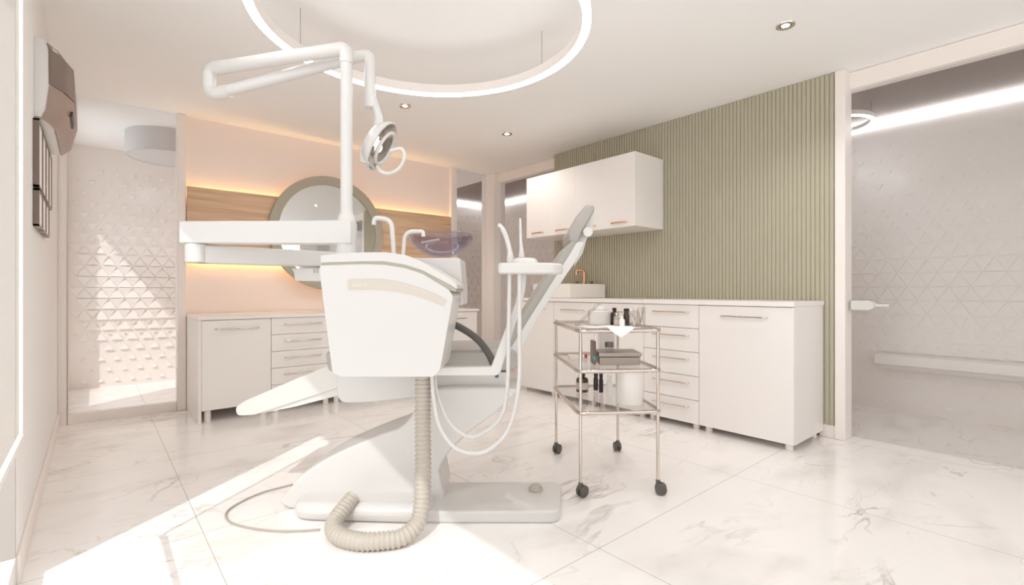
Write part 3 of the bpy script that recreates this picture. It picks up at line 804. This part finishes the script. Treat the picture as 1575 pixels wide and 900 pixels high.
zc_ = az(0, 421, 2.12)[1]
# suction handpieces with their tubes
t1 = [p3(766, 346, 2.12), p3(772, 350, 2.12), p3(779, 366, 2.12), p3(784, 385, 2.12), p3(785, 396, 2.12)]
sh = V().tube(smooth_path(t1, 5), [0.008] * 6 + [0.0105] * 11 + [0.013] * 4, 12)
shp = V().tube(smooth_path([p3(785, 392, 2.12), p3(784, 405, 2.12), p3(784, 422, 2.12)], 3), 0.015, 12)
shp.bm.free()
h1 = sh.build('suction_handpiece', M['white'], ah)
V().lathe([(0, -0.03), (0.014, -0.03), (0.016, 0.015), (0.011, 0.02), (0, 0.02)], p3(785, 400, 2.12), seg=16).build('handpiece_collar', M['white'], ah)
V().tube([p3(800, 336, 2.12), p3(801, 372, 2.12), p3(802, 384, 2.12), p3(802, 396, 2.12)], [0.0048, 0.0065, 0.009, 0.014], 12).build('saliva_ejector', M['white'], ah)
V().tube(smooth_path([p3(784, 420, 2.12), p3(782.5, 500, 2.12), p3(780, 600, 2.12), p3(768, 645, 2.12), p3(735, 670, 2.12), p3(712, 668, 2.12), p3(688, 645, 2.14), p3(672, 605, 2.16), p3(669, 575, 2.18)], 8), 0.009, 10).build('suction_tube', M['white'], ah)
V().tube(smooth_path([p3(799, 420, 2.10), p3(799, 500, 2.10), p3(798, 590, 2.10), p3(786, 650, 2.08), p3(765, 682, 2.06), p3(735, 697, 2.05), p3(700, 688, 2.06), p3(676, 655, 2.10), p3(667, 610, 2.13), p3(664, 575, 2.15)], 8), 0.009, 10).build('saliva_tube', M['white'], ah)
# ribbed waste hose
hp = smooth_path([p3(650.5, 572, 2.18), p3(650.5, 650, 2.16), p3(650.5, 735, 2.11), (az(645, 0, 2.06)[0], 2.06, 0.085), (az(622, 0, 2.0)[0], 2.0, 0.041), (az(590, 0, 1.97)[0], 1.97, 0.037), (az(552, 0, 1.965)[0], 1.965, 0.037), (az(520, 0, 2.01)[0], 2.01, 0.038), (az(513, 0, 2.09)[0], 2.09, 0.045), (az(527, 0, 2.16)[0], 2.16, 0.075), (az(543, 0, 2.22)[0], 2.22, 0.105)], 40)
# re-sample evenly and corrugate
acc = [0.0]
for p, q in zip(hp, hp[1:]): acc.append(acc[-1] + (q - p).length)
N = int(acc[-1] / 0.0047); ev = []; j = 0
for i in range(N + 1):
    s0 = acc[-1] * i / N
    while j < len(acc) - 2 and acc[j + 1] < s0: j += 1
    t = (s0 - acc[j]) / max(1e-9, acc[j + 1] - acc[j]); ev.append(hp[j].lerp(hp[j + 1], t))
V().tube(ev, [0.0365 if i % 4 in (0, 1) else 0.0315 for i in range(N + 1)], 22).build('waste_hose', M['hose'], du, angle=60)

cb = single(V().tube(smooth_path([(-0.84, 2.125, 0.006), (-0.90, 2.115, 0.006), (-1.0, 2.11, 0.006), (-1.14, 2.135, 0.006), (-1.28, 2.2, 0.006), (-1.35, 2.32, 0.006), (-1.30, 2.5, 0.006), (-1.18, 2.62, 0.006)], 8), 0.0045, 8), 'power_cord', M['grey'], 'thin grey cord looping on the marble left of the chair base', 'cord', tuple(wv(-0.96, 2.1, 0.0015)))

# ------------------------------------------------------------------ instrument trolley
TM = VIEW @ Matrix.Translation((0.348, 2.47, 0)) @ Matrix.Rotation(R(5.5), 4, 'Z')
TW, TD = 0.407, 0.663
tro = thing('trolley', 'chrome and glass three tier instrument trolley on black castors', 'trolley', tuple(TM @ Vector((TW / 2, TD / 2, 0))))
T = lambda: MB(TM.copy())
for (x, y, ca) in ((0, 0, 35), (TW, 0, -20), (0, TD, 50), (TW, TD, 90)):
    lg = T().tube([(x, y, 0.068), (x, y, 0.862)], 0.0085, 14).build('leg', M['tchrome'], tro)
    cm = TM @ Matrix.Translation((x, y, 0)) @ Matrix.Rotation(R(ca), 4, 'Z')
    c = MB(cm)
    for sgn in (-1, 1):
        c.lathe([(0, 0), (0.026, 0), (0.030, 0.004), (0.030, 0.012), (0.026, 0.016), (0, 0.016)], (0.014, sgn * 0.013 - 0.008, 0.030), (0, 1, 0), 22)
    c.tube([(0, 0, 0.038), (0, 0, 0.075)], 0.0115, 12)
    c.prism(round_poly([(-0.010, 0.036), (0.022, 0.036), (0.034, 0.046), (0.020, 0.062), (-0.010, 0.062)], 0.006), -0.006, 0.006)
    c.build('caster', M['dark'], lg)
for zs in (0.845, 0.640, 0.428):
    path = round_poly([(-0.014, -0.014), (TW + 0.014, -0.014), (TW + 0.014, TD + 0.014), (-0.014, TD + 0.014)], 0.05, 6)
    T().tube([(x, y, zs) for x, y in path], 0.0105, 10, closed=True).build('shelf_rail', M['tchrome'], tro)
    T().slab(round_poly([(-0.006, -0.006), (TW + 0.006, -0.006), (TW + 0.006, TD + 0.006), (-0.006, TD + 0.006)], 0.04, 5), zs + 0.0, zs + 0.008).build('glass_shelf', M['acryl'], tro, smooth=False)
ZT, ZM, ZL = 0.8535, 0.6485, 0.4365

def bottle(u, b, z, r, h, material, cap, label, name='bottle', cat='bottle', group=None, neck=0.4, label_mat=None):
    a = (u - 787.5) / FOC * b
    c = wv(a, b, z)
    t = thing(name, label, cat, tuple(c), group)
    MB().lathe([(0, 0), (r * 0.94, 0), (r, 0.004), (r, h * 0.62), (r * 0.9, h * 0.70), (r * neck, h * 0.78), (r * neck, h * 0.84), (0, h * 0.84)], c, seg=24).build('body', material, t)
    MB().lathe([(0, h * 0.82), (r * neck * 1.25, h * 0.82), (r * neck * 1.25, h), (0, h)], c, seg=18).build('cap', cap, t)
    if label_mat:
        MB().lathe([(r * 1.01, h * 0.15), (r * 1.03, h * 0.15), (r * 1.03, h * 0.5), (r * 1.01, h * 0.5), (r * 1.01, h * 0.15)], c, seg=24).build('paper_label', label_mat, t)
    return t
# top shelf
bottle(945, 2.78, ZT, 0.024, 0.098, M['amber'], M['black'], 'dark bottle with sloping shoulders at the back of the trolley top shelf')
bottle(948.5, 2.66, ZT, 0.016, 0.075, M['grey'], M['chrome'], 'small grey vial in front of the dark bottle on the trolley top shelf', label_mat=M['badge'])
bottle(956.5, 2.63, ZT, 0.0155, 0.058, M['paper'], M['paper'], 'small white dropper bottle on the trolley top shelf', neck=0.3)
bottle(963.5, 2.72, ZT, 0.017, 0.096, M['amber'], M['black'], 'slim dark bottle beside the instrument glass on the trolley top shelf', neck=0.7)
for u, bb, lb, n in ((975, 2.63, 'clear glass of dental instruments nearer the bottles on the trolley top shelf', 5), (986, 2.70, 'clear glass of dental instruments nearer the right edge of the trolley top shelf', 4)):
    c = wv((u - 787.5) / FOC * bb, bb, ZT)
    r, h = 0.026, 0.088 if n == 5 else 0.105
    t = single(MB().lathe([(0, 0), (r, 0), (r, h), (r - 0.003, h), (r - 0.003, 0.006), (0, 0.006)], c, seg=28), 'instrument_glass', M['acryl'], lb, 'glass', tuple(c))
    for k in range(n):
        an = 2 * math.pi * k / n + u
        p0 = c + Vector((0.006 * math.cos(an + 2), 0.006 * math.sin(an + 2), 0.0075)); p1 = c + Vector((0.0185 * math.cos(an), 0.0185 * math.sin(an), 0.095 + 0.006 * k))
        o = MB().tube([p0, p0.lerp(p1, 0.6), p1], [0.003, 0.0028, 0.0015], 8)
        single(o, 'dental_probe', M['chrome'], 'slim chrome dental probe standing in a glass on the trolley top shelf', 'probe', tuple(p0), 'dental probes standing in the glasses')
# napkin draped over the front edge
nk = MB(TM.copy()); NX, NY = 22, 14
gv = []
for i in range(NX + 1):
    row = []
    for j in range(NY + 1):
        s_, q = i / NX, j / NY
        x = 0.02 + 0.27 * s_ + 0.03 * (q - 0.5)
        dd = 0.26 * q                      # distance from the back edge
        drop = max(0.0, dd - 0.195) * max(0, 1 - abs(s_ - 0.62) / 0.25)
        y = 0.165 - min(dd, 0.195)
        z = ZT + 0.0045 + 0.004 * math.sin(7 * s_ + 3 * q) ** 2
        if dd > 0.195 - 0.02: z += 0.003
        if drop > 0: y = -0.0295 - 0.004 * math.sin(9 * s_); z = ZT + 0.006 - drop * 0.8
        row.append(nk.v((x, y - 0.03 * s_ * (1 - q) if drop == 0 else y, z)))
    gv.append(row)
for i in range(NX):
    for j in range(NY):
        nk.face([gv[i][j], gv[i + 1][j], gv[i + 1][j + 1], gv[i][j + 1]])
o = single(nk, 'napkin', M['paper'], 'white paper napkin lying over the front edge of the trolley top shelf', 'napkin', tuple(TM @ Vector((0.15, 0.1, ZT))), angle=80)
sm = o.modifiers.new('thick', 'SOLIDIFY'); sm.thickness = 0.0016; sm.offset = 1
# acrylic stand and pale box behind it
tb = thing('tissue_box', 'pale grey tissue box at the back left of the trolley top shelf', 'box', tuple(wv((921 - 787.5) / FOC * 2.86, 2.86, ZT)))
bm_ = VIEW @ Matrix.Translation(((921 - 787.5) / FOC * 2.86, 2.86, 0))
MB(bm_).box(-0.06, 0.06, -0.05, 0.05, ZT, ZT + 0.080).build('carton', M['ceramic'], tb, bevel=0.004)
MB(bm_).box(-0.035, 0.035, -0.012, 0.012, ZT + 0.0795, ZT + 0.082).build('opening', M['grey'], tb, smooth=False)
MB(bm_).prism([(-0.02, ZT + 0.08), (0.02, ZT + 0.08), (0.035, ZT + 0.098), (0.01, ZT + 0.103), (-0.01, ZT + 0.115), (-0.028, ZT + 0.1)], -0.003, 0.003).build('tissue', M['paper'], tb)
sm_ = VIEW @ Matrix.Translation(((903 - 787.5) / FOC * 2.78, 2.72, 0))
st = thing('acrylic_stand', 'clear acrylic sheet stand leaning on the left of the trolley top shelf', 'stand', tuple(sm_ @ Vector((0, 0, ZT))))
MB(sm_).prism([(-0.075, ZT), (-0.066, ZT), (0.064, ZT + 0.125), (0.055, ZT + 0.125)], -0.045, 0.045).build('sheet', M['acryl'], st, smooth=False)
MB(sm_).prism([(-0.075, ZT), (0.05, ZT), (0.05, ZT + 0.005), (-0.075, ZT + 0.005)], -0.045, 0.045).build('foot', M['acryl'], st, smooth=False)
# middle shelf
bxm = VIEW @ Matrix.Translation((0, 0, 0))
xa, xb = (922 - 787.5) / FOC * 2.62, (985 - 787.5) / FOC * 2.62
sb = thing('instrument_case', 'brushed steel sterilising case on the trolley middle shelf', 'case', tuple(wv((xa + xb) / 2, 2.70, ZM)))
MB(bxm).box(xa, xb, 2.62, 2.78, ZM, ZM + 0.042).build('body', M['steel'], sb, bevel=0.005, seg=2)
MB(bxm).box(xa - 0.004, xb + 0.004, 2.615, 2.785, ZM + 0.043, ZM + 0.068).build('lid', M['steel'], sb, bevel=0.005, seg=2)
MB(bxm).tube(round_path([(xb + 0.004, 2.66, ZM + 0.05), (xb + 0.022, 2.66, ZM + 0.05), (xb + 0.022, 2.74, ZM + 0.05), (xb + 0.004, 2.74, ZM + 0.05)], 0.01), 0.004, 8).build('handle', M['chrome'], sb)
jc = wv((937 - 787.5) / FOC * 2.7, 2.70, ZM + 0.0685)
j = thing('jar', 'small jar with a grey lid standing on the steel case', 'jar', tuple(jc))
MB().lathe([(0, 0), (0.021, 0), (0.023, 0.003), (0.023, 0.020), (0, 0.020)], jc, seg=24).build('body', M['acryl'], j)
MB().lathe([(0, 0.0202), (0.0245, 0.0202), (0.0245, 0.046), (0.022, 0.048), (0, 0.048)], jc, seg=24).build('lid', M['brown'], j)
a0 = (915 - 787.5) / FOC * 2.64
single(MB(VIEW.copy()).box(a0 - 0.009, a0 + 0.007, 2.64, 2.74, ZM, ZM + 0.125), 'tall_box', M['brown'], 'narrow brown upright box left of the steel case on the trolley middle shelf', 'box', tuple(wv(a0, 2.69, ZM)), bevel=0.002)
a0 = (933 - 787.5) / FOC * 2.86
single(MB(VIEW.copy()).box(a0 - 0.046, a0 + 0.046, 2.84, 2.90, ZM, ZM + 0.165), 'carton', M['ceramic'], 'plain white carton standing behind the steel case on the trolley middle shelf', 'box', tuple(wv(a0, 2.87, ZM)), bevel=0.002)
for u, bb, m_, lb in ((901, 2.66, M['red'], 'clear vial with a red cap on the trolley middle shelf'), (914, 2.585, M['teal'], 'clear vial with a teal cap beside the brown box on the trolley middle shelf')):
    c = wv((u - 787.5) / FOC * bb, bb, ZM)
    t = thing('vial', lb, 'vial', tuple(c))
    MB().lathe([(0, 0), (0.007, 0), (0.007, 0.034), (0, 0.034)], c, seg=14).build('tube', M['acryl'], t)
    MB().lathe([(0, 0.0342), (0.0078, 0.0342), (0.0078, 0.05), (0.006, 0.053), (0, 0.053)], c, seg=14).build('cap', m_, t)
pl = wv((884 - 787.5) / FOC * 2.95, 2.95, ZM)
single(MB(VIEW @ Matrix.Translation(((888 - 787.5) / FOC * 2.9, 2.9, 0))).slab(round_poly([(-0.05, -0.08), (0.05, -0.08), (0.05, 0.08), (-0.05, 0.08)], 0.01), ZM, ZM + 0.012), 'mixing_slab', M['ceramic'], 'flat white mixing slab at the left of the trolley middle shelf', 'slab', tuple(wv((888 - 787.5) / FOC * 2.9, 2.9, ZM)), bevel=0.002)
# lower shelf
bottle(895.5, 2.95, ZL, 0.037, 0.118, M['amber'], M['black'], 'wide dark bottle with a label at the left of the trolley bottom shelf', label_mat=M['badge'])
bottle(916.5, 3.0, ZL, 0.015, 0.105, M['amber'], M['black'], 'slim dark bottle in the middle of the trolley bottom shelf, next to the wide one', neck=0.7)
bottle(924.5, 2.93, ZL, 0.013, 0.112, M['black'], M['black'], 'slim black bottle beside the white bottle on the trolley bottom shelf', neck=0.7)
bottle(937, 2.84, ZL, 0.019, 0.118, M['paper'], M['paper'], 'white bottle with a rounded shoulder on the trolley bottom shelf', neck=0.6)
cc = wv((968 - 787.5) / FOC * 2.66, 2.66, ZL)
cn = thing('canister', 'large white round canister on the trolley bottom shelf', 'canister', tuple(cc))
MB().lathe([(0, 0), (0.070, 0), (0.073, 0.004), (0.073, 0.150), (0, 0.150)], cc, seg=40).build('body', M['ceramic'], cn)
MB().lathe([(0, 0.1502), (0.0745, 0.1502), (0.0745, 0.172), (0.071, 0.176), (0, 0.176)], cc, seg=40).build('lid', M['ceramic'], cn)

for o in BASES:
    if '_base' in o: del o['_base']
